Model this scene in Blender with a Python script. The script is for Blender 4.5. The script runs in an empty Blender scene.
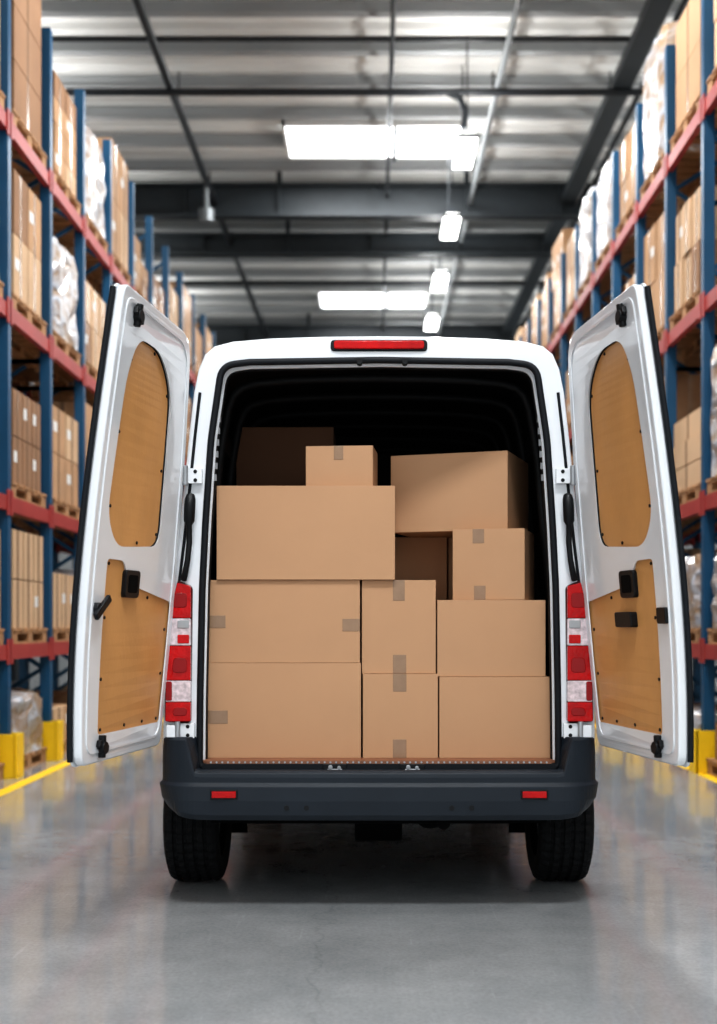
import bpy, bmesh, math, random
import numpy as np
from mathutils import Vector, Matrix
random.seed(11)
S=bpy.context.scene
COL=S.collection

# ------------------------------------------------------------------ materials
def lin(c):
    return tuple(((v/255)/12.92 if v/255<=0.04045 else ((v/255+0.055)/1.055)**2.4) for v in c)
def mat(name,rgb,rough=0.5,metal=0.0,var=0.0,scale=8.0,bump=0.0,bscale=60.0,coat=0.0,emit=None,es=0,rvar=0.0,spec=0.5,stretch=None):
    m=bpy.data.materials.new(name); m.use_nodes=True
    nt=m.node_tree; b=nt.nodes['Principled BSDF']
    c=lin(rgb)
    b.inputs['Base Color'].default_value=(*c,1)
    b.inputs['Roughness'].default_value=rough
    b.inputs['Metallic'].default_value=metal
    b.inputs['Coat Weight'].default_value=coat
    b.inputs['Specular IOR Level'].default_value=spec
    tc=nt.nodes.new('ShaderNodeTexCoord'); src=tc.outputs['Object']
    if stretch:
        mp=nt.nodes.new('ShaderNodeMapping'); mp.inputs['Scale'].default_value=stretch
        nt.links.new(src,mp.inputs['Vector']); src=mp.outputs['Vector']
    if var>0:
        n=nt.nodes.new('ShaderNodeTexNoise'); n.inputs['Scale'].default_value=scale; n.inputs['Detail'].default_value=6
        nt.links.new(src,n.inputs['Vector'])
        r=nt.nodes.new('ShaderNodeValToRGB')
        r.color_ramp.elements[0].position=0.3; r.color_ramp.elements[1].position=0.7
        r.color_ramp.elements[0].color=(*[max(0,v*(1-var)) for v in c],1)
        r.color_ramp.elements[1].color=(*[min(1,v*(1+var)) for v in c],1)
        nt.links.new(n.outputs['Fac'],r.inputs['Fac']); nt.links.new(r.outputs['Color'],b.inputs['Base Color'])
    if bump>0:
        n2=nt.nodes.new('ShaderNodeTexNoise'); n2.inputs['Scale'].default_value=bscale; n2.inputs['Detail'].default_value=4
        nt.links.new(src,n2.inputs['Vector'])
        bp=nt.nodes.new('ShaderNodeBump'); bp.inputs['Strength'].default_value=bump; bp.inputs['Distance'].default_value=0.01
        nt.links.new(n2.outputs['Fac'],bp.inputs['Height']); nt.links.new(bp.outputs['Normal'],b.inputs['Normal'])
    if emit:
        b.inputs['Emission Color'].default_value=(*lin(emit),1); b.inputs['Emission Strength'].default_value=es
    return m
M={}
M['white']=mat('van_white_paint',(226,229,233),0.20,coat=0.7,var=0.01,scale=3)
M['black']=mat('black_plastic',(14,16,19),0.45,bump=0.1,bscale=300,spec=0.3)
M['rubber']=mat('rubber_seal',(14,18,24),0.6,spec=0.3)
M['bumper']=mat('bumper_plastic',(30,37,45),0.5,bump=0.12,bscale=400,var=0.08,scale=5,spec=0.3)
M['wood']=mat('door_hardboard',(206,152,94),0.4,var=0.07,scale=5,stretch=(1,1,0.6),bump=0.05)
M['liner']=mat('cargo_liner',(17,18,20),0.6,var=0.2,scale=3,spec=0.25)
M['card']=mat('cardboard',(182,142,108),0.75,var=0.05,scale=1.6,bump=0.10,bscale=9)
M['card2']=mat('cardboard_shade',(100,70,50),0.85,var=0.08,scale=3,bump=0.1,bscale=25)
M['tape']=mat('packing_tape',(144,116,92),0.25,var=0.06,scale=20,bump=0.1,bscale=80)
M['red']=mat('red_lens',(180,3,6),0.12,bump=0.25,bscale=60,spec=0.3,var=0.25,scale=14)
M['redD']=mat('red_lens_deep',(70,4,7),0.2,spec=0.3)
M['redM']=mat('red_lens_inner',(140,3,6),0.15,spec=0.3)
M['clear']=mat('clear_lens',(205,188,192),0.12,coat=0.5,var=0.35,scale=45)
M['metal']=mat('zinc_metal',(170,172,175),0.35,metal=0.9,var=0.1)
M['tire']=mat('tire_rubber',(16,17,19),0.8,bump=0.2,bscale=120,spec=0.25)
M['dark']=mat('underbody',(8,9,10),0.85,spec=0.1)
M['ply']=mat('plywood_floor',(128,84,60),0.5,var=0.15,scale=10)
M['glass']=mat('dark_glass',(15,18,22),0.05,coat=1)
M['blue']=mat('rack_blue',(16,74,108),0.45,var=0.1,scale=3)
M['orange']=mat('rack_red_beam',(158,56,52),0.5,var=0.1,scale=3)
M['yellow']=mat('guard_yellow',(240,196,24),0.5,var=0.05)
M['pallet']=mat('pallet_wood',(166,126,88),0.8,var=0.2,scale=6,bump=0.2)
M['rc1']=mat('carton_tan',(178,140,104),0.8,var=0.12,scale=1.5)
M['rc2']=mat('carton_light',(196,164,130),0.8,var=0.1,scale=1.5)
M['rc3']=mat('carton_brown',(144,108,78),0.8,var=0.12,scale=1.5)
M['paper']=mat('label_white',(220,220,217),0.7)
M['beam']=mat('roof_steel',(44,50,54),0.5,var=0.08)
M['deck']=mat('roof_deck',(222,222,219),0.6,var=0.06,scale=0.6)
M['purlin']=mat('roof_purlin',(160,163,164),0.5)
M['pipe']=mat('black_pipe',(30,34,38),0.45)
M['pipeg']=mat('grey_conduit',(128,132,134),0.4,metal=0.3)
M['wall']=mat('hall_wall',(150,154,156),0.7,var=0.05,scale=0.5)
M['sky']=mat('skylight_panel',(255,255,255),0.5,emit=(250,252,255),es=5)
M['lamp']=mat('luminaire_diffuser',(255,255,255),0.5,emit=(255,255,252),es=12)
def wrapmat():
    m=mat('shrink_wrap',(205,208,212),0.3,coat=0.25)
    nt=m.node_tree;b=nt.nodes['Principled BSDF']
    tc=nt.nodes.new('ShaderNodeTexCoord')
    mp=nt.nodes.new('ShaderNodeMapping'); mp.inputs['Scale'].default_value=(1,1,1.6)
    n=nt.nodes.new('ShaderNodeTexNoise'); n.inputs['Scale'].default_value=3.2; n.inputs['Detail'].default_value=8; n.inputs['Distortion'].default_value=1.4
    r=nt.nodes.new('ShaderNodeValToRGB')
    r.color_ramp.elements[0].position=0.40; r.color_ramp.elements[0].color=(*lin((150,124,98)),1)
    r.color_ramp.elements[1].position=0.66; r.color_ramp.elements[1].color=(*lin((182,188,198)),1)
    nt.links.new(tc.outputs['Object'],mp.inputs['Vector']); nt.links.new(mp.outputs['Vector'],n.inputs['Vector'])
    nt.links.new(n.outputs['Fac'],r.inputs['Fac']); nt.links.new(r.outputs['Color'],b.inputs['Base Color'])
    bp=nt.nodes.new('ShaderNodeBump'); bp.inputs['Strength'].default_value=0.8; bp.inputs['Distance'].default_value=0.06
    nt.links.new(n.outputs['Fac'],bp.inputs['Height']); nt.links.new(bp.outputs['Normal'],b.inputs['Normal'])
    return m
M['wrap']=wrapmat()
def floormat():
    m=bpy.data.materials.new('polished_concrete'); m.use_nodes=True
    nt=m.node_tree;b=nt.nodes['Principled BSDF']; L=nt.links.new
    tc=nt.nodes.new('ShaderNodeTexCoord')
    n1=nt.nodes.new('ShaderNodeTexNoise'); n1.inputs['Scale'].default_value=1.8; n1.inputs['Detail'].default_value=14; n1.inputs['Roughness'].default_value=0.75
    n2=nt.nodes.new('ShaderNodeTexNoise'); n2.inputs['Scale'].default_value=60; n2.inputs['Detail'].default_value=6
    mps=nt.nodes.new('ShaderNodeMapping'); mps.inputs['Scale'].default_value=(9,0.5,1); mps.inputs['Rotation'].default_value=(0,0,0.35)
    ns=nt.nodes.new('ShaderNodeTexNoise'); ns.inputs['Scale'].default_value=5; ns.inputs['Detail'].default_value=5
    n3=nt.nodes.new('ShaderNodeTexVoronoi'); n3.feature='DISTANCE_TO_EDGE'; n3.inputs['Scale'].default_value=0.7
    nw=nt.nodes.new('ShaderNodeTexNoise'); nw.inputs['Scale'].default_value=2.5; nw.inputs['Detail'].default_value=8
    mixv=nt.nodes.new('ShaderNodeMixRGB'); mixv.inputs['Fac'].default_value=0.35
    for n in (n1,n2,nw): L(tc.outputs['Object'],n.inputs['Vector'])
    L(tc.outputs['Object'],mps.inputs['Vector']); L(mps.outputs['Vector'],ns.inputs['Vector'])
    L(tc.outputs['Object'],mixv.inputs['Color1']); L(nw.outputs['Color'],mixv.inputs['Color2']); L(mixv.outputs['Color'],n3.inputs['Vector'])
    r=nt.nodes.new('ShaderNodeValToRGB')
    r.color_ramp.elements[0].position=0.28; r.color_ramp.elements[0].color=(*lin((136,139,141)),1)
    r.color_ramp.elements[1].position=0.72; r.color_ramp.elements[1].color=(*lin((164,166,167)),1)
    L(n1.outputs['Fac'],r.inputs['Fac'])
    r2=nt.nodes.new('ShaderNodeValToRGB'); r2.color_ramp.elements[0].position=0.35; r2.color_ramp.elements[0].color=(.80,.80,.80,1); r2.color_ramp.elements[1].position=0.6
    L(n2.outputs['Fac'],r2.inputs['Fac'])
    mx=nt.nodes.new('ShaderNodeMixRGB'); mx.blend_type='MULTIPLY'; mx.inputs['Fac'].default_value=0.6
    L(r.outputs['Color'],mx.inputs['Color1']); L(r2.outputs['Color'],mx.inputs['Color2'])
    r4=nt.nodes.new('ShaderNodeValToRGB'); r4.color_ramp.elements[0].position=0.62; r4.color_ramp.elements[0].color=(1,1,1,1); r4.color_ramp.elements[1].position=0.75; r4.color_ramp.elements[1].color=(1.25,1.25,1.25,1)
    L(ns.outputs['Fac'],r4.inputs['Fac'])
    mx3=nt.nodes.new('ShaderNodeMixRGB'); mx3.blend_type='MULTIPLY'; mx3.inputs['Fac'].default_value=0.5
    L(mx.outputs['Color'],mx3.inputs['Color1']); L(r4.outputs['Color'],mx3.inputs['Color2'])
    r3=nt.nodes.new('ShaderNodeValToRGB'); r3.color_ramp.elements[0].position=0.0; r3.color_ramp.elements[0].color=(.75,.75,.75,1); r3.color_ramp.elements[1].position=0.005; r3.color_ramp.elements[1].color=(1,1,1,1)
    L(n3.outputs['Distance'],r3.inputs['Fac'])
    mx2=nt.nodes.new('ShaderNodeMixRGB'); mx2.blend_type='MULTIPLY'; mx2.inputs['Fac'].default_value=0.5
    L(mx3.outputs['Color'],mx2.inputs['Color1']); L(r3.outputs['Color'],mx2.inputs['Color2'])
    L(mx2.outputs['Color'],b.inputs['Base Color'])
    mr=nt.nodes.new('ShaderNodeMapRange'); mr.inputs['From Min'].default_value=0.3; mr.inputs['From Max'].default_value=0.7; mr.inputs['To Min'].default_value=0.10; mr.inputs['To Max'].default_value=0.24
    L(n1.outputs['Fac'],mr.inputs['Value']); L(mr.outputs['Result'],b.inputs['Roughness'])
    b.inputs['Coat Weight'].default_value=0.5; b.inputs['Coat Roughness'].default_value=0.06
    bp=nt.nodes.new('ShaderNodeBump'); bp.inputs['Strength'].default_value=0.04; bp.inputs['Distance'].default_value=0.01
    L(n2.outputs['Fac'],bp.inputs['Height']); L(bp.outputs['Normal'],b.inputs['Normal'])
    return m
M['floor']=floormat()

# ------------------------------------------------------------------ mesh builder
class MB:
    def __init__(s): s.v=[];s.f=[];s.m=[];s.mats=[]
    def mi(s,k):
        if k not in s.mats: s.mats.append(k)
        return s.mats.index(k)
    def box(s,x0,x1,y0,y1,z0,z1,k,rot=None,org=None):
        b=len(s.v)
        P=[(x0,y0,z0),(x1,y0,z0),(x1,y1,z0),(x0,y1,z0),(x0,y0,z1),(x1,y0,z1),(x1,y1,z1),(x0,y1,z1)]
        if rot is not None:
            o=Vector(org) if org else Vector(((x0+x1)/2,(y0+y1)/2,(z0+z1)/2))
            P=[tuple(o+rot@(Vector(p)-o)) for p in P]
        s.v+=P
        i=s.mi(k)
        for q in [(0,3,2,1),(4,5,6,7),(0,1,5,4),(1,2,6,5),(2,3,7,6),(3,0,4,7)]:
            s.f.append(tuple(b+a for a in q)); s.m.append(i)
    def cyl(s,p0,p1,r,k,n=12):
        p0=Vector(p0);p1=Vector(p1);d=(p1-p0).normalized()
        a=d.orthogonal().normalized();c=d.cross(a); b=len(s.v);i=s.mi(k)
        for p in(p0,p1):
            for j in range(n):
                t=2*math.pi*j/n; s.v.append(tuple(p+r*(math.cos(t)*a+math.sin(t)*c)))
        for j in range(n):
            s.f.append((b+j,b+(j+1)%n,b+n+(j+1)%n,b+n+j)); s.m.append(i)
        s.f.append(tuple(b+j for j in reversed(range(n)))); s.m.append(i)
        s.f.append(tuple(b+n+j for j in range(n))); s.m.append(i)
    def bar(s,p0,p1,w,h,k):
        p0=Vector(p0);p1=Vector(p1);d=(p1-p0).normalized()
        a=d.cross(Vector((0,0,1)))
        if a.length<1e-3: a=Vector((1,0,0))
        a.normalize(); c=d.cross(a); b=len(s.v);i=s.mi(k)
        for p in(p0,p1):
            for (u,w2) in((-1,-1),(1,-1),(1,1),(-1,1)): s.v.append(tuple(p+a*u*w/2+c*w2*h/2))
        for q in [(0,1,5,4),(1,2,6,5),(2,3,7,6),(3,0,4,7),(0,3,2,1),(4,5,6,7)]:
            s.f.append(tuple(b+x for x in q)); s.m.append(i)
    def obj(s,name,parent=None,loc=None,rotz=0,bevel=0,smooth=False):
        me=bpy.data.meshes.new(name); me.from_pydata(s.v,[],s.f)
        for k in s.mats: me.materials.append(M[k])
        me.polygons.foreach_set('material_index',s.m)
        if smooth: me.polygons.foreach_set('use_smooth',[True]*len(me.polygons))
        me.update()
        bm=bmesh.new(); bm.from_mesh(me); bmesh.ops.recalc_face_normals(bm,faces=bm.faces); bm.to_mesh(me); bm.free()
        o=bpy.data.objects.new(name,me); COL.objects.link(o)
        if parent: o.parent=parent
        if loc: o.location=loc
        o.rotation_euler[2]=rotz
        if bevel:
            bv=o.modifiers.new('bevel','BEVEL'); bv.width=bevel; bv.segments=2; bv.limit_method='ANGLE'
        return o
def empty(name,loc=(0,0,0)):
    e=bpy.data.objects.new(name,None); COL.objects.link(e); e.location=loc; return e

# ------------------------------------------------------------------ 2D shapes extruded and mapped
def rnd(pts,r,n=6):
    out=[];N=len(pts)
    for i in range(N):
        p=Vector(pts[i][:2]);a=Vector(pts[i-1][:2]);c=Vector(pts[(i+1)%N][:2])
        rr=pts[i][2] if len(pts[i])>2 else r
        if rr<=0: out.append(tuple(p)); continue
        da=(a-p);dc=(c-p); k=min(rr,da.length*0.48,dc.length*0.48)
        A=p+da.normalized()*k; C=p+dc.normalized()*k
        for j in range(n+1):
            t=j/n; q=A*(1-t)**2+p*2*t*(1-t)+C*t*t; out.append(tuple(q))
    return out
def resamp(pts,d=0.06):
    out=[];N=len(pts)
    for i in range(N):
        a=Vector(pts[i]);b=Vector(pts[(i+1)%N]); L=(b-a).length
        if L<1e-5: continue
        n=max(1,int(math.ceil(L/d)))
        for j in range(n): out.append(tuple(a+(b-a)*j/n))
    return out
def area(p): return sum(p[i-1][0]*p[i][1]-p[i][0]*p[i-1][1] for i in range(len(p)))/2
def rect(u0,u1,v0,v1,r=0.0): return rnd([(u0,v0),(u1,v0),(u1,v1),(u0,v1)],r)
def shape(name,loops,w0,w1,fn,k,bevel=0.0,parent=None,res=0.06,smooth=True):
    cu=bpy.data.curves.new(name,'CURVE'); cu.dimensions='2D'; cu.fill_mode='BOTH'
    th=abs(w1-w0)/2; b=min(bevel,th*0.9)
    cu.extrude=th-b; cu.bevel_depth=b; cu.bevel_resolution=2
    if b>0: cu.offset=-b
    for i,l in enumerate(loops):
        l=resamp(l,res)
        if (area(l)>0)!=(i==0): l=l[::-1]
        sp=cu.splines.new('POLY'); sp.points.add(len(l)-1)
        for j,p in enumerate(l): sp.points[j].co=(p[0],p[1],0,1)
        sp.use_cyclic_u=True
    ob=bpy.data.objects.new(name+'_c',cu); COL.objects.link(ob)
    dg=bpy.context.evaluated_depsgraph_get(); dg.update()
    me=bpy.data.meshes.new_from_object(ob.evaluated_get(dg)); bpy.data.objects.remove(ob)
    me.name=name; wc=(w0+w1)/2
    for v in me.vertices: v.co=Vector(fn(v.co.x,v.co.y,v.co.z+wc))
    me.materials.clear(); me.materials.append(M[k])
    bm=bmesh.new(); bm.from_mesh(me); bmesh.ops.remove_doubles(bm,verts=bm.verts,dist=1e-5)
    bmesh.ops.recalc_face_normals(bm,faces=bm.faces); bm.to_mesh(me); bm.free()
    for p in me.polygons: p.use_smooth=False
    o=bpy.data.objects.new(name,me); COL.objects.link(o)
    if parent: o.parent=parent
    return o
def tube(name,pts,r,k,parent=None,cyc=False,radii=None):
    cu=bpy.data.curves.new(name,'CURVE'); cu.dimensions='3D'; cu.bevel_depth=r; cu.bevel_resolution=4; cu.use_fill_caps=True
    sp=cu.splines.new('POLY'); sp.points.add(len(pts)-1)
    for i,p in enumerate(pts):
        sp.points[i].co=(*p,1)
        if radii: sp.points[i].radius=radii[i]
    sp.use_cyclic_u=cyc
    ob=bpy.data.objects.new(name+'_c',cu); COL.objects.link(ob)
    dg=bpy.context.evaluated_depsgraph_get(); dg.update()
    me=bpy.data.meshes.new_from_object(ob.evaluated_get(dg)); bpy.data.objects.remove(ob)
    me.materials.clear(); me.materials.append(M[k])
    for p in me.polygons: p.use_smooth=True
    o=bpy.data.objects.new(name,me); COL.objects.link(o)
    if parent: o.parent=parent
    return o

# ------------------------------------------------------------------ room
CH=11.0
m=MB(); m.box(-9,9,-4,46,-0.1,0,'floor'); m.obj('floor')
for nm,x0,x1 in(('wall_left',-9.2,-9),('wall_right',9,9.2)):
    m=MB(); m.box(x0,x1,-4,46,-0.1,CH+0.3,'wall')
    for y in range(0,46,6):
        xx=x1 if x1<0 else x0-0.25
        m.box(xx,xx+0.25,y,y+0.3,0,CH,'beam')
    m.obj(nm)
m=MB(); m.box(-9.2,9.2,46,46.2,-0.1,CH+0.3,'wall'); m.obj('wall_back')
m=MB(); i=m.mi('deck'); per=0.5; y=-4.0; prof=[]
while y<46:
    prof+=[(y,CH),(y+0.2,CH),(y+0.25,CH+0.1),(y+0.45,CH+0.1)]; y+=per
prof.append((46,CH))
for (y,z) in prof: m.v+=[(-9,y,z),(9,y,z)]
for j in range(len(prof)-1): m.f.append((2*j,2*j+1,2*j+3,2*j+2)); m.m.append(i)
m.obj('ceiling')
m=MB(); y=-3.0
while y<45:
    m.box(-9,9,y-0.03,y+0.03,CH-0.2,CH-0.02,'purlin'); m.box(-9,9,y-0.08,y+0.08,CH-0.22,CH-0.2,'purlin'); y+=1.27
m.obj('purlins_1')  # row of roof purlins under the deck
for j,(ya,yb,wx) in enumerate([(-0.8,0.8,1.7),(11.3,12.9,1.7),(22.65,24.15,1.66),(34.0,35.6,1.52)]):
    m=MB(); m.box(-wx,wx,ya,yb,CH-0.26,CH-0.22,'sky')
    for q in(-wx-.06,wx): m.box(q,q+.06,ya-.06,yb+.06,CH-0.28,CH,'deck')
    m.box(-wx-.06,wx+.06,ya-.06,ya,CH-0.28,CH,'deck'); m.box(-wx-.06,wx+.06,yb,yb+.06,CH-0.28,CH,'deck')
    m.box(0.38,0.46,ya,yb,CH-0.35,CH-0.26,'beam')
    m.obj('window_%d'%(j+1))
    l=bpy.data.lights.new('skylight','AREA'); l.shape='RECTANGLE'; l.size=2*wx; l.size_y=1.4; l.energy=[850,700,420,350][j]; l.color=(0.95,0.98,1)
    lo=bpy.data.objects.new('skylight_lamp',l); COL.objects.link(lo); lo.location=(0,(ya+yb)/2,CH-0.31)
for (y,zb,zt) in [(5,10.0,10.7),(14.5,10.0,10.7),(25.6,10.0,10.7),(28.2,10.0,10.5),(37.2,10.0,10.6)]:
    m=MB(); m.box(-9,9,y-0.16,y+0.16,zb,zb+0.06,'beam'); m.box(-9,9,y-0.16,y+0.16,zt-0.06,zt,'beam'); m.box(-9,9,y-0.03,y+0.03,zb,zt,'beam')
    for k in range(-4,5): m.box(k*2-0.02,k*2+0.02,y-0.15,y+0.15,zb,zt,'beam')
    for x in (-8.5,8.5): m.box(x-.15,x+.15,y-.15,y+.15,0,zb,'beam')
    for x in (-6,-2,2,6): m.box(x-.05,x+.05,y-.05,y+.05,zt,CH,'beam')
    m.obj('roof_girder')
m=MB()
m.cyl((-3.45,0,10.3),(-3.3,45,10.3),0.07,'pipe'); m.cyl((2.15,0,10.3),(2.0,45,10.3),0.05,'pipeg')
m.cyl((0.3,0,10.45),(0.3,45,10.45),0.04,'pipe')
m.box(4.0,4.3,0,45,10.25,10.35,'beam'); m.box(3.98,4.0,0,45,10.25,10.42,'beam'); m.box(4.3,4.32,0,45,10.25,10.42,'purlin')
m.cyl((4.6,0,10.5),(4.6,45,10.5),0.05,'pipe')
m.cyl((-9,20.0,10.2),(9,20.0,10.2),0.06,'pipe'); m.cyl((-9,18.8,10.5),(9,18.8,10.5),0.04,'pipe')
m.cyl((-9,31.5,10.3),(9,31.5,10.3),0.06,'pipe')
m.cyl((1.2,20.0,10.2),(1.45,20.0,10.1),0.05,'pipe'); m.cyl((1.45,20.0,10.1),(1.55,20.0,9.85),0.05,'pipe'); m.cyl((1.55,20.0,9.85),(1.5,20.0,9.6),0.05,'pipe')
for y in range(1,45,4):
    for x in(-3.4,2.1,4.15,0.3): m.cyl((x,y,10.3),(x,y,CH),0.015,'pipe',6)
m.cyl((-3.4,24.5,10.3),(-3.4,24.5,9.8),0.05,'pipeg'); m.cyl((-3.4,24.5,9.8),(-3.4,24.5,9.55),0.16,'pipeg',16)  # ceiling camera on a drop tube, merged into this mesh
m.obj('ceiling_pipework_cctv')
LUM=[(1.5,y) for y in (-2.6,1.1,4.8,8.5,12.2,19.6,23.3,27.0,30.7,34.4,38.1)]+[(x,y) for x in(-6.6,6.6) for y in(4.8,12.2,19.6,27.0,34.4)]  # side rows are unseen, added to brighten the ceiling and fill the hall
for (xl,y) in LUM:
    m=MB(); zz=9.0
    m.box(-0.17,0.17,-0.62,0.62,0.03,0.10,'pipeg'); m.box(-0.15,0.15,-0.6,0.6,0.0,0.03,'lamp'); m.box(-0.12,0.12,-0.58,0.58,0.10,0.12,'lamp')  # glowing strip on top is added to go with the uplight
    m.cyl((0,-.5,.1),(0,-.5,1.7),0.012,'pipe',6); m.cyl((0,.5,.1),(0,.5,1.7),0.012,'pipe',6)
    m.obj('pendant_and_fill_luminaire',loc=(xl,y,zz))
    l=bpy.data.lights.new('lum','AREA'); l.shape='RECTANGLE'; l.size=0.3; l.size_y=1.2; l.energy=90 if xl==1.5 else 60
    lo=bpy.data.objects.new('pendant_and_fill_lamp',l); COL.objects.link(lo); lo.location=(xl,y,zz-0.02)
    l=bpy.data.lights.new('added_fill_up','AREA'); l.shape='RECTANGLE'; l.size=0.3; l.size_y=1.2; l.energy=50 if xl==1.5 else 110  # added upward light, brightens a ceiling otherwise lit by bounce alone
    lo=bpy.data.objects.new('added_ceiling_fill',l); COL.objects.link(lo); lo.location=(xl,y,zz+0.13); lo.rotation_euler=(math.pi,0,0)
for x in(-2.92,2.92):
    m=MB(); m.box(x-0.055,x+0.055,2,44,0.0,0.003,'yellow'); m.obj('floor_marking')

# ------------------------------------------------------------------ racks
BAY=1.35; NB=13
LZ={-1:[1.15,2.44,4.1,5.72],1:[1.15,2.47,4.24,6.0]}
def pallet(m,x,y,z,wx=1.05,wy=1.1):
    for k in range(6):
        yy=y-wy/2+k*(wy-0.14)/5; m.box(x-wx/2,x+wx/2,yy,yy+0.14,z+0.115,z+0.14,'pallet')
    for k in(-1,0,1):
        xx=x+k*(wx/2-0.06); m.box(xx-0.05,xx+0.05,y-wy/2,y+wy/2,z+0.09,z+0.115,'pallet')
        m.box(xx-0.05,xx+0.05,y-wy/2,y+wy/2,z,z+0.02,'pallet')
        for q in(-1,0,1):
            yy=y+q*(wy/2-0.07); m.box(xx-0.05,xx+0.05,yy-0.07,yy+0.07,z+0.02,z+0.09,'pallet')
def cartons(m,x,y,z,h,side):
    nx=random.choice([1,2,2,3]); ny=random.choice([1,2,2,3]); nz=max(1,int(round(h/random.choice([0.25,0.4,0.55,.7]))))
    wx=1.0;wy=random.choice([1.08,1.0,.9]); k=random.choice(['rc1','rc2','rc3','rc1'])
    dx=wx/nx;dy=wy/ny;dz=h/nz
    for a in range(nx):
        for b in range(ny):
            top=nz-(random.choice([1,1,2]) if random.random()<0.4 and nz>2 else 0)
            for c in range(top):
                if 0<a<nx-1 and 0<b<ny-1: continue
                x0=x-wx/2+a*dx;y0=y-wy/2+b*dy;z0=z+c*dz; j=random.uniform(0,0.03)
                m.box(x0+0.006+j,x0+dx-0.006,y0+0.006+j,y0+dy-0.006,z0,z0+dz-0.010,k if random.random()<.65 else random.choice(['rc1','rc2','rc3']))
                f= x0+dx-0.006 if side<0 else x0+0.006+j
                if (side<0 and a==nx-1) or (side>0 and a==0):
                    yc=y0+dy/2
                    m.box(f-0.002,f+0.002,yc-0.025,yc+0.025,z0,z0+dz-0.01,'tape')
                    if random.random()<0.35: m.box(f-0.003,f+0.003,y0+dy*.12,y0+dy*.12+min(.14,dy*.3),z0+dz*.45,z0+dz*.45+min(.1,dz*.35),'paper')
                if b==0:
                    m.box(x0+dx/2-0.025,x0+dx/2+0.025,y0+0.004,y0+0.008+j,z0,z0+dz-0.01,'tape')
                    if random.random()<0.2: m.box(x0+dx*.1,x0+dx*.3,y0+0.003,y0+0.008+j,z0+dz*.5,z0+dz*.75,'paper')
def wrapped(m,x,y,z,h):
    nx,ny,nz=5,6,7; i=m.mi('wrap'); b=len(m.v); idx={}
    def vid(a,bb,c):
        key=(a,bb,c)
        if key not in idx:
            px=x-0.5+a/nx;py=y-0.53+1.06*bb/ny;pz=z+h*c/nz
            j=0.018
            e=sum((a in(0,nx),bb in(0,ny),c==nz))
            sh=0.03*(e-1)
            cx,cy=x-px,y-py
            px+=random.uniform(-j,j)+ (math.copysign(sh,cx) if a in(0,nx) else 0); py+=random.uniform(-j,j)+(math.copysign(sh,cy) if bb in(0,ny) else 0); pz+=(random.uniform(-j,j)-(sh if c==nz else 0)) if c>0 else 0
            idx[key]=len(m.v); m.v.append((px,py,pz))
        return idx[key]
    def q(*p): m.f.append(tuple(vid(*t) for t in p)); m.m.append(i)
    for a in range(nx):
        for bb in range(ny):
            q((a,bb,nz),(a+1,bb,nz),(a+1,bb+1,nz),(a,bb+1,nz)); q((a,bb,0),(a,bb+1,0),(a+1,bb+1,0),(a+1,bb,0))
    for a in range(nx):
        for c in range(nz):
            q((a,0,c),(a+1,0,c),(a+1,0,c+1),(a,0,c+1)); q((a,ny,c),(a,ny,c+1),(a+1,ny,c+1),(a+1,ny,c))
    for bb in range(ny):
        for c in range(nz):
            q((0,bb,c),(0,bb,c+1),(0,bb+1,c+1),(0,bb+1,c)); q((nx,bb,c),(nx,bb+1,c),(nx,bb+1,c+1),(nx,bb,c+1))
FORCE={(-1,3,3):1,(-1,4,3):0,(-1,5,3):1,(-1,4,4):0,(-1,5,4):0,(-1,6,4):1,(-1,4,2):0,(-1,4,1):0,(-1,4,0):1,(1,5,4):1,(1,4,4):0,(1,4,3):0,(1,5,3):0,(1,4,2):0,(1,3,2):1,(1,4,1):1,(1,6,4):0,(1,7,4):1,(-1,7,4):0,(1,4,0):1}
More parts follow.
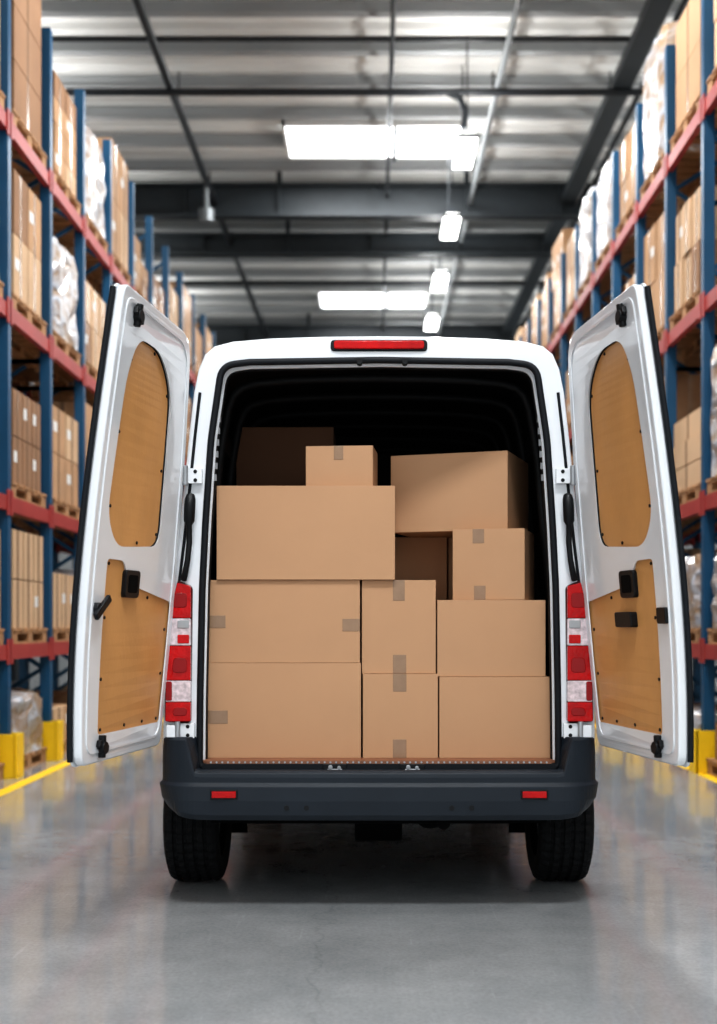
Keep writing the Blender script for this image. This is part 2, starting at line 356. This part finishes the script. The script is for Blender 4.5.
for side,XF,Z0 in((-1,3.15,10.4),(1,2.95,10.75)):
    ys=[Z0-4*BAY+BAY*j for j in range(NB+4)]
    rk=MB(); gd=MB()
    HT=7.15
    for j,y in enumerate(ys):
        for dxx in(0,1.0):
            X=side*(XF+dxx+0.05)
            rk.box(X-0.05,X+0.05,y-0.045,y+0.045,0,HT,'blue')
            rk.box(X-0.08,X+0.08,y-0.07,y+0.07,0,0.012,'blue')
        z=0.3;fl=0
        while z<HT-0.6:
            a=side*(XF+0.08);b=side*(XF+1.02)
            rk.bar((a,y,z),(b,y,z+0.6) if fl else (b,y,z),0.03,0.04,'blue')
            rk.bar((b,y,z) if not fl else (a,y,z+.6),(a,y,z+0.6) if not fl else (b,y,z+.6),0.03,0.04,'blue')
            z+=0.6;fl=1-fl
        X=side*(XF+0.02)
        rk.box(X-0.10,X+0.09,y-0.10,y-0.075,0,0.38,'yellow'); rk.box(X-0.10,X+0.09,y+0.075,y+0.10,0,0.38,'yellow')
        xi=X-side*0.10; rk.box(xi-0.015,xi+0.015,y-0.10,y+0.10,0,0.38,'yellow')
        if j<len(ys)-1:
            for z in LZ[side]:
                for dxx in(-0.0,1.0):
                    X=side*(XF+dxx+0.05); off=-side*0.02 if dxx==0 else side*0.02
                    rk.box(X+off-0.03,X+off+0.03,y+0.045,y+BAY-0.045,z-0.13,z,'orange')
                    for yy in(y+0.05,y+BAY-0.05):
                        rk.box(X-side*0.055-0.006,X-side*0.055+0.006,yy-0.03,yy+0.03,z-0.17,z+0.05,'orange')
    rko=rk.obj('pallet_rack')
    levels=[0.0]+LZ[side]
    for j in range(len(ys)-1):
        y=ys[j]+BAY/2; x=side*(XF+0.53)
        for li,z in enumerate(levels):
            fo=FORCE.get((side,j,li))
            if fo is None and random.random()<0.04: continue
            nxt=levels[li+1] if li<4 else z+1.9
            gap=nxt-z-0.13-0.14
            h=gap*random.uniform(0.55,0.9)
            if li==0: h=gap*random.uniform(.3,.75)
            if li==4: h=random.uniform(0.8,1.5)
            yy=y+random.uniform(-.03,.03)
            pallet(gd,x,yy,z)
            wr = fo if fo is not None else (random.random()<0.2)
            if wr: wrapped(gd,x-side*0.02,yy,z+0.14,h)
            else: cartons(gd,x,yy,z+0.14,h,side)
    gd.obj('palletized_goods',rko)

# ------------------------------------------------------------------ VAN
XC=0.028; Y0=5.58
van=empty('delivery_van',(XC,Y0,0))
def vp(yo=0.0,sx=1):
    return lambda u,v,w: (sx*u, yo-w, v)
half=[(0.0,2.665),(0.25,2.663),(0.5,2.655),(0.68,2.64),(0.765,2.618),(0.81,2.58),(0.84,2.51),(0.862,2.40),(0.885,2.2),(0.91,1.95),(0.935,1.715),(0.955,1.55),(0.975,1.40),(0.995,1.15),(1.005,0.9),(1.005,0.7),(0.99,0.55),(0.96,0.45)]
outer=[(x,z) for x,z in half]+[(-x,z) for x,z in reversed(half[1:])]
def openpoly(d=0.0,db=None):
    if db is None: db=d
    p=[(0.0,2.545-d),(0.6,2.535-d,0),(0.725-d,2.52-d,0.10),(0.775-d,2.18),(0.80-d,1.80),(0.815-d,1.5),(0.825-d,1.0),(0.828-d,0.665+db,0.03)]
    full=p+[(-q[0],)+tuple(q[1:]) for q in reversed(p[1:])]
    return rnd(full,0.04)
frame=[p for p in outer[:16]]+[(1.0,0.62),(-1.0,0.62)]+[p for p in outer[-15:]]
shape('rear_frame',[frame,openpoly(0)],-0.05,0.0,vp(0),'white',0.012,van,res=0.05)
op1=[(p[0],-0.004,p[1]) for p in resamp(openpoly(-0.006),0.03)]
tube('opening_seal',op1,0.016,'rubber',van,True)
shape('opening_jamb',[openpoly(-0.02),openpoly(0.012,-.012)],-0.07,-0.052,vp(0),'white',0.005,van)
shape('inner_trim',[openpoly(-0.02),openpoly(0.016,-.012)],-0.11,-0.075,vp(0),'liner',0.004,van)
WY=[0.65,4.25]; WR=0.34
def zb(y):
    b=0.45
    for w in WY:
        d=abs(y-w)
        if d<WR+0.08: b=max(b,WR+math.sqrt((WR+0.08)**2-d*d))
    return b
ks=[(0.03,1.0,1.0),(0.1,1.0,1.0)]
yy=0.2
while yy<3.7: ks.append((yy,1,1)); yy+=0.05
ks+=[(3.9,0.985,0.99),(4.1,0.95,.985),(4.3,.90,.98),(4.6,0.72,.97),(4.85,0.52,.96),(5.1,0.46,.93),(5.4,0.42,.88),(5.55,0.35,.82),(5.6,0.2,.8)]
m=MB(); i=m.mi('white'); ig=m.mi('glass'); n=len(outer); nb=len(half)-1
ks.sort()
for (y,kz,kx) in ks:
    b0=zb(y)
    for (x,z) in outer: 
        z2=0.45+(z-0.45)*kz
        m.v.append((x*kx,y,max(z2,b0)))
for a in range(len(ks)-1):
    for b in range(n):
        if b==nb: continue
        b1=(b+1)%n
        q=(a*n+b,a*n+b1,(a+1)*n+b1,(a+1)*n+b); m.f.append(q)
        z=m.v[q[0]][2]; yv=ks[a][0]
        isg=(3.95<yv<4.85 and b>2 and b<n-4 and z>1.55) or (4.2<yv<4.85 and z>1.5)
        m.m.append(ig if isg else i)
b=(len(ks)-1)*n; m.f.append(tuple(b+j for j in range(n))); m.m.append(i)
o=m.obj('body_shell',van,smooth=True)
# interior liner
hin=[(x*0.93,z-0.075 if z>2.3 else z) for x,z in half if z>0.66]
inner=[(-x,z) for x,z in reversed(hin[1:])]+hin
m=MB(); i=m.mi('liner'); n=len(inner)
for y in(0.115,3.0):
    for x,z in inner: m.v.append((x,y,z))
for b in range(n-1): m.f.append((b,b+1,n+b+1,n+b)); m.m.append(i)
m.f.append(tuple(n+j for j in range(n))); m.m.append(i)
m.obj('cargo_liner',van)
for j in range(6):
    y=0.35+j*0.48
    rp=[(x*0.955,y,z-0.05) for x,z in inner]
    tube('roof_bow_%d'%j,rp,0.022,'liner',van)
for sx in(-1,1):
    for z in(1.25,1.75,2.25):
        xx={1.25:.90,1.75:.84,2.25:.80}[z]
        m=MB(); m.box(sx*xx-0.02,sx*xx+0.02,0.15,2.95,z-0.05,z+0.05,'liner'); m.obj('side_rail',van,bevel=0.008)
    m=MB()
    for q in range(6):
        z=2.0+q*0.055; m.box(sx*(0.775-0.004*q)-0.010,sx*(0.775-0.004*q)+0.010,0.074,0.085,z,z+0.03,'metal')
    m.obj('jamb_slots',van)
m=MB(); m.box(-0.86,0.86,0.02,3.0,0.655,0.688,'ply'); m.obj('load_floor',van)
m=MB(); m.box(-0.80,0.80,-0.012,0.03,0.676,0.690,'ply')
for q in range(60): m.cyl((-0.78+q*0.0264,-0.015,0.683),(-0.78+q*0.0264,-0.01,0.683),0.005,'metal',8)
m.box(-0.82,0.82,-0.02,0.02,0.60,0.676,'rubber')
m.obj('threshold_strip',van)
m=MB(); m.box(-0.78,0.78,0.02,5.2,0.52,0.655,'dark'); m.box(-0.78,0.78,0.0,0.06,0.40,0.655,'dark'); m.box(-0.55,-0.45,0.1,5.2,0.40,0.52,'dark'); m.box(0.45,0.55,0.1,5.2,0.40,0.52,'dark')
for w in WY: m.cyl((-0.8,w,WR),(0.8,w,WR),0.05,'dark')
m.cyl((-.12,.65,WR),(.12,.65,WR),0.14,'dark',20)
m.cyl((.25,.25,.42),(.25,1.6,.42),0.09,'dark',16); m.cyl((0.30,-0.02,0.40),(0.30,0.3,0.42),0.03,'dark')
m.cyl((-.58,0.10,.41),(.42,0.10,.41),0.03,'dark'); m.box(-.5,.4,.4,1.1,.34,.50,'dark'); m.box(-.6,.6,1.5,3.4,.24,.5,'dark')
m.obj('chassis',van)
def wheel(x,y,sgn,name):
    m=MB(); w=0.135; it=m.mi('tire'); 
    prof=[(-w*0.9,0.21),(-w,0.25),(-w*1.02,0.29),(-w*0.93,0.325),(-w*0.80,0.336)]
    gro=[-0.075,-0.025,0.025,0.075]
    for g in gro: prof+=[(g-0.012,0.34),(g-0.008,0.328),(g+0.008,0.328),(g+0.012,0.34)]
    prof+=[(w*0.80,0.336),(w*0.93,0.325),(w*1.02,0.29),(w,0.25),(w*0.9,0.21)]
    N=120;n=len(prof)
    for a in range(N):
        t=2*math.pi*a/N
        for j,(px,r) in enumerate(prof):
            rr=r
            if a%3==0 and r>0.32: rr=r-0.008
            tt=t+0.02*math.sin(px*40)
            m.v.append((px,rr*math.sin(tt),rr*math.cos(tt)))
    for a in range(N):
        for j in range(n-1): m.f.append((a*n+j,a*n+j+1,((a+1)%N)*n+j+1,((a+1)%N)*n+j)); m.m.append(it)
    m.cyl((-w*.6,0,0),(w*.62,0,0),0.215,'pipeg',40)
    m.cyl((sgn*w*.6,0,0),(sgn*w*.85,0,0),0.07,'pipeg',20)
    for q in range(5):
        t=q*2*math.pi/5; m.cyl((sgn*w*.6,.12*math.cos(t),.12*math.sin(t)),(sgn*w*.7,.12*math.cos(t),.12*math.sin(t)),0.035,'dark',12)
    o=m.obj(name,van,loc=(x,y,WR+0.001))
for q,w in enumerate(WY):
    wheel(-0.93,w,-1,'wheel_l%d'%q); wheel(0.93,w,1,'wheel_r%d'%q)
for sx in(-1,1):
    m=MB(); m.box(sx*.88-.15,sx*.88+.15,1.12,1.14,0.16,0.6,'dark'); m.obj('mud_flap',van)
# bumper
path=[]
for t in np.linspace(0,1,15): path.append((0.82*t,-0.135+0.012*t*t,0,-1))
for t in np.linspace(0,1,14)[1:]:
    a=t*math.pi/2; path.append((0.82+0.205*math.sin(a),0.037-0.16*math.cos(a),math.sin(a),-math.cos(a)))
for yv in(0.10,0.18,0.24): path.append((1.028,yv,1,0))
full=[(-p[0],p[1],-p[2],p[3]) for p in reversed(path[1:])]+path
m=MB(); ib=m.mi('bumper')
def sm(a,b,x): t=min(1,max(0,(x-a)/(b-a))); return t*t*(3-2*t)
rows=10
for (x,y,nx,ny) in full:
    zt=0.655+0.15*sm(0.84,0.89,abs(x))
    zbt=0.425+0.02*sm(.8,1,abs(x))
    tp=0.05*sm(.9,1.02,abs(x))
    R=[(-0.14,zt-0.005),(-0.035,zt),(-0.018,zt-0.012),(-0.014,min(zt-0.03,0.70)),(-0.014,0.60),(0.0,0.585),(0.004-tp*.3,0.52),(0.0-tp*.8,zbt+0.03),(-0.015-tp,zbt+0.005),(-0.10-tp,zbt)]
    for (o_,z) in R: m.v.append((x+nx*o_,y+ny*o_,z))
for a in range(len(full)-1):
    for b in range(rows-1): m.f.append((a*rows+b,a*rows+b+1,(a+1)*rows+b+1,(a+1)*rows+b)); m.m.append(ib)
o=m.obj('rear_bumper',van)
bv=o.modifiers.new('b','BEVEL'); bv.width=0.006; bv.segments=2; bv.limit_method='ANGLE'; bv.angle_limit=math.radians(25)
for sx in(-1,1):
    m=MB(); m.box(sx*.705-.055,sx*.705+.055,-0.142,-0.12,0.535,0.565,'red'); m.box(sx*.705-.062,sx*.705+.062,-0.136,-0.12,0.529,0.571,'black'); m.obj('reflector',van,bevel=0.003)
    for q in(0.30,0.0):
        m=MB(); m.cyl((sx*(.42-q*.3),-0.137,0.49),(sx*(.42-q*.3),-0.12,0.49),0.012,'black',16); m.obj('parking_sensor',van)
m=MB(); m.box(-0.83,0.83,-0.10,0.0,0.635,0.650,'black')
m.obj('bumper_step',van,bevel=0.004)
m=MB()
for q in(-0.205,0.155):
    m.box(q-0.055,q+0.055,-0.03,-0.005,0.645,0.676,'black'); m.cyl((q-.02,-0.034,.662),(q-.02,-0.028,.662),0.011,'metal'); m.cyl((q+.02,-0.034,.660),(q+.02,-0.028,.660),0.009,'metal'); m.box(q-.035,q+.035,-.033,-.028,.650,.655,'metal')
m.obj('floor_latches',van,bevel=0.003)
m=MB()
for q in(-0.09,0.12):
    m.box(q-0.025,q+0.025,-0.02,0.02,2.545,2.56,'black'); m.cyl((q,-0.02,2.54),(q,0.02,2.54),0.014,'black')
m.obj('top_strikers',van,bevel=0.003)
shape('brake_lamp_housing',[rect(-0.225,0.225,2.592,2.645,0.02)],-0.01,0.008,vp(0),'rubber',0.004,van)
shape('brake_lamp_lens',[rect(-0.21,0.21,2.601,2.640,0.015)],0.0,0.018,vp(0),'red',0.006,van)
# tail lights
for sx in(-1,1):
    f=vp(0,sx)
    shape('tail_lamp_base',[rnd([(0.865,1.50),(0.935,1.53),(0.985,1.30),(0.995,0.87),(0.872,0.865)],0.02)],-0.05,0.02,f,'redD',0.01,van)
    def xo(z): return float(np.interp(z,[0.87,1.30,1.52],[0.990,0.981,0.934]))
    segs=(('a',1.352,1.515,'red'),('b',1.225,1.350,'clear'),('c',1.065,1.223,'red'),('d',0.965,1.063,'clear'),('e',0.875,0.963,'red'))
    for nm,z0,z1,k in segs:
        shape('tail_lens_'+nm,[rnd([(0.870,z0),(xo(z0)-0.003,z0),(xo(z1)-0.003,z1),(0.870,z1-(0.015 if nm=='a' else 0))],0.006)],0.0,0.045,f,k,0.004,van)
    for nm,z0,z1 in(('f',1.235,1.275),('g',1.305,1.342)):
        shape('tail_lens_'+nm,[rnd([(0.876,z0),(0.93,z0),(0.93,z1),(0.876,z1)],0.006)],0.03,0.0485,f,'red' if nm=='f' else 'metal',0.003,van)
    for nm,z0,z1 in(('h',1.40,1.47),('i',1.10,1.17),('j',0.90,0.94)):
        shape('tail_lens_'+nm,[rnd([(0.885,z0),(0.955,z0),(0.950,z1),(0.885,z1)],0.02)],0.03,0.0475,f,'redM',0.004,van)
    shape('tail_lens_k',[rnd([(0.955,0.97),(0.985,0.97),(0.985,1.06),(0.955,1.06)],0.01)],0.03,0.0475,f,'redM',0.004,van)
    for z in(0.83,2.01):
        m=MB(); xx=0.90 if z<1 else 0.865
        m.box(sx*xx-0.045,sx*xx+0.045,-0.03,0.0,z-0.035,z+0.035,'white'); m.box(sx*(xx+.05)-0.03,sx*(xx+.05)+0.03,-0.055,-0.02,z-0.028,z+0.028,'white')
        m.cyl((sx*(xx+.03),-0.045,z-.045),(sx*(xx+.03),-0.045,z+.045),0.014,'metal')
        for q in(-.02,.02): m.cyl((sx*(xx-.015),-0.034,z+q),(sx*(xx-.015),-0.028,z+q),0.009,'black')
        m.obj('hinge',van,bevel=0.004)
    pts=[(sx*.872,-.03,1.92),(sx*.872,-.04,1.90),(sx*.874,-.045,1.86),(sx*.876,-.045,1.80),(sx*.878,-.04,1.78),(sx*.876,-.04,1.70),(sx*.884,-.04,1.62),(sx*.898,-.035,1.55),(sx*.905,-.02,1.53)]
    tube('check_strap',pts,0.012,'black',van,radii=[1.6,2.1,2.2,2.1,1.2,1.1,1.1,1.2,1.2])
    tube('side_seal',[(sx*(x-0.03),-0.003,z) for x,z in half[7:15]],0.007,'rubber',van)

# ------------------------------------------------------------------ doors
ph=np.polyfit([2.645,2.2,1.9,1.62,1.3,1.0,.76],[.865,.888,.905,.925,.955,.985,1.01],3)
pf=np.polyfit([2.65,2.2,1.8,1.575,1.26,.78],[.995,1.055,1.11,1.135,1.15,1.165],3)
DW=0.9
def dmap(sx):
    def f(u,v,w):
        t=u/DW; xh=np.polyval(ph,v);xf=np.polyval(pf,v)
        x=xh+(xf-xh)*t; y=-0.03-0.88*t
        nx,ny=-0.975,-0.222
        return (sx*(x+nx*w),y+ny*w,v)
    return f
for sx,nm in((-1,'door_l'),(1,'door_r')):
    f=dmap(sx)
    out=rnd([(0.0,0.760,0.05),(0.9,0.760,0.05),(0.9,2.665,0.05),(0.0,2.655,0.14)],0.05)
    def inset(d,r=0.05): return rnd([(d,0.760+d,r),(0.9-d,0.760+d,r),(0.9-d,2.665-d,r),(d,2.655-d,0.14)],r)
    up=rnd([(0.23,1.66,0.10),(0.68,1.63,0.10),(0.79,1.76,.08),(0.76,2.33,0.16),(0.68,2.50,0.12),(0.40,2.50,0.14),(0.23,2.36,0.14)],0.08)
    lo=rnd([(0.04,0.87,0.03),(0.75,0.87,0.03),(0.75,1.595,0.03),(0.58,1.595,0.04),(0.52,1.50,0.05),(0.04,1.43,0.04)],0.03)
    shape(nm+'_skin',[out],-0.052,-0.040,f,'white',0.005,van)
    shape(nm+'_frame',[inset(0.006),up,lo],-0.038,0.0,f,'white',0.008,van)
    shape(nm+'_bead',[inset(0.045,0.06),inset(0.058,0.06)],-0.002,0.005,f,'white',0.003,van)
    def grow(l,d):
        c=Vector((sum(p[0] for p in l)/len(l),sum(p[1] for p in l)/len(l)))
        return [tuple(Vector(p)+(Vector(p)-c).normalized()*d) for p in l]
    shape(nm+'_upper_panel',[grow(up,0.010)],-0.036,-0.014,f,'wood',0,van)
    shape(nm+'_lower_panel',[grow(lo,0.006)],-0.036,-0.010,f,'wood',0,van)
    pts=[f(p[0],p[1],-0.012) for p in resamp(grow(up,-0.003),0.03)]
    tube(nm+'_panel_gasket',pts,0.004,'rubber',van,True)
    m=MB()
    for (u,v) in [(.08,.895),(.25,.895),(.45,.895),(.70,.895),(.08,1.1),(.08,1.3),(.71,1.1),(.71,1.35),(.3,1.44),(.71,1.57),(.26,2.33),(.255,2.0),(.255,1.72),(.74,1.80),(.735,2.1),(.70,2.40),(.45,2.475),(.45,1.67)]:
        w=-0.010 if v<1.6 else -0.014
        m.cyl(f(u,v,w-.002),f(u,v,w+0.004),0.007,'black',10)
    m.obj(nm+'_screws',van)
    shape(nm+'_handle_bezel',[rect(0.43,0.57,1.435,1.55,0.02)],-0.02,0.010,f,'black',0.004,van)
    shape(nm+'_handle_cup',[rect(0.455,0.545,1.455,1.53,0.015)],0.008,0.012,f,'dark',0,van)
    if sx<0:
        m=MB(); m.cyl(f(.82,1.385,-.005),f(.82,1.385,.025),0.024,'black',20); m.bar(f(.86,1.35,.026),f(.75,1.43,.026),0.018,0.03,'black')
        m.obj(nm+'_lever',van,bevel=.004)
    else:
        shape(nm+'_latch_block',[rect(0.38,0.54,1.31,1.375,0.012)],-0.014,0.022,f,'black',0.005,van)
        shape(nm+'_lock_case',[rect(0.77,0.85,1.325,1.39,0.01)],-0.005,0.018,f,'black',0.005,van)
    for (u,v) in((0.74,2.56),(0.72,0.825)):
        m=MB(); m.cyl(f(u,v-.04,.01),f(u,v+.05,.012),0.016,'black',14); m.cyl(f(u,v,-.005),f(u,v,.03),0.026,'black',16); m.bar(f(u-.05,v-.01,.012),f(u+.04,v+.02,.012),0.018,.03,'black'); m.obj(nm+'_bolt',van,bevel=.003)
    pts=[f(0.903,z,-0.046) for z in np.linspace(0.785,2.64,30)]
    tube(nm+'_edge_rubber',pts,0.012,'rubber',van)
    shape(nm+'_outer_handle',[rect(0.75,0.86,1.25,1.32,0.02)],-0.078,-0.052,f,'black',0.006,van)

# ------------------------------------------------------------------ cargo
FZ=0.6885
def carton(x0,x1,z0,z1,yf,dep,tapes=(),rot=0,k='card',name='cardboard_box'):
    m=MB(); w=x1-x0;h=z1-z0
    m.box(-w/2,w/2,0,dep,0,h,k)
    m.box(-w/2+.004,w/2-.004,dep/2-.03,dep/2+.03,h-.001,h+.0008,'tape')
    for (a,b,c,d) in tapes:
        m.box(-w/2+a*w,-w/2+b*w,-0.0016,0.002,c*h,d*h,'tape')
    o=m.obj(name,loc=((x0+x1)/2+XC,Y0+yf,z0),rotz=rot,bevel=0.004)
    return o
s=1200/5.70
def X(px): return (px-379)/s
def Z(py): return 1.32-(py-625)/s
g=0.0015
yb=0.12
z3=Z(663); z2=Z(580); z1=Z(486)
carton(X(208),X(361),FZ,z3,yb,0.55,[(0,.13,.36,.50)])
carton(X(208),X(360),z3+g,z2,yb+.005,0.55,[(0,.115,.42,.57),(.885,1,.38,.53)])
carton(X(217),X(395),z2+g,z1,yb-.01,0.55)
z5=Z(674)
carton(X(363),X(438),FZ,z5,yb,0.5,[(.40,.58,.79,1),(.40,.58,0,.22)])
carton(X(362),X(436),z5+g,z2,yb+.015,0.5,[(.42,.58,.78,1),(.42,.60,0,.20)])
z7=Z(677); z6=Z(600)
carton(X(439.5),X(551),FZ,z7,yb,0.55)
carton(X(437.5),X(546),z7+g,z6,yb+.012,0.55)
z10=Z(528)
carton(X(453),X(526),z6+g,z10,yb+.05,0.42,[(.28,.44,.80,1),(.30,.46,0,.2)],rot=math.radians(-14))
carton(X(306)-.005,X(373),z1+g,z1+.20,yb+.06,0.28,[(.42,.56,.66,1)],rot=math.radians(-5))
carton(-0.80,0.0,FZ,1.53,0.72,0.6,k='card'); carton(-0.80,0.0,1.532,2.0,0.72,0.6,k='card')
carton(0.02,0.80,FZ,1.435,0.72,0.6,k='card')
carton(0.02,0.36,1.437,z10,0.72,0.5,k='card'); carton(0.37,0.74,1.437,z10,0.75,0.5,k='card')
carton(0.045,0.640,z10+g,z10+.385,0.33,0.50,rot=math.radians(-19))
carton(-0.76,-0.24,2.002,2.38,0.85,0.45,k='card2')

# ------------------------------------------------------------------ world, camera
w=bpy.data.worlds.new('world'); S.world=w; w.use_nodes=True
bg=w.node_tree.nodes['Background']; bg.inputs['Color'].default_value=(0.92,0.97,1,1); bg.inputs['Strength'].default_value=1.22
cam=bpy.data.cameras.new('cam'); co=bpy.data.objects.new('camera',cam); COL.objects.link(co); S.camera=co
co.location=(0,0,1.32); co.rotation_euler=(math.pi/2,0,0)
cam.sensor_fit='VERTICAL'; cam.sensor_height=36; cam.sensor_width=36
cam.lens=36*1200/1024
cam.shift_x=-(373-358.5)/1024; cam.shift_y=(625-512)/1024
cam.dof.use_dof=True; cam.dof.focus_distance=5.4; cam.dof.aperture_fstop=1.4
S.view_settings.view_transform='Standard'
for lk in ('Medium High Contrast','High Contrast'):
    try: S.view_settings.look=lk; print('look',lk); break
    except Exception as e: print(e)
S.view_settings.exposure=-0.12
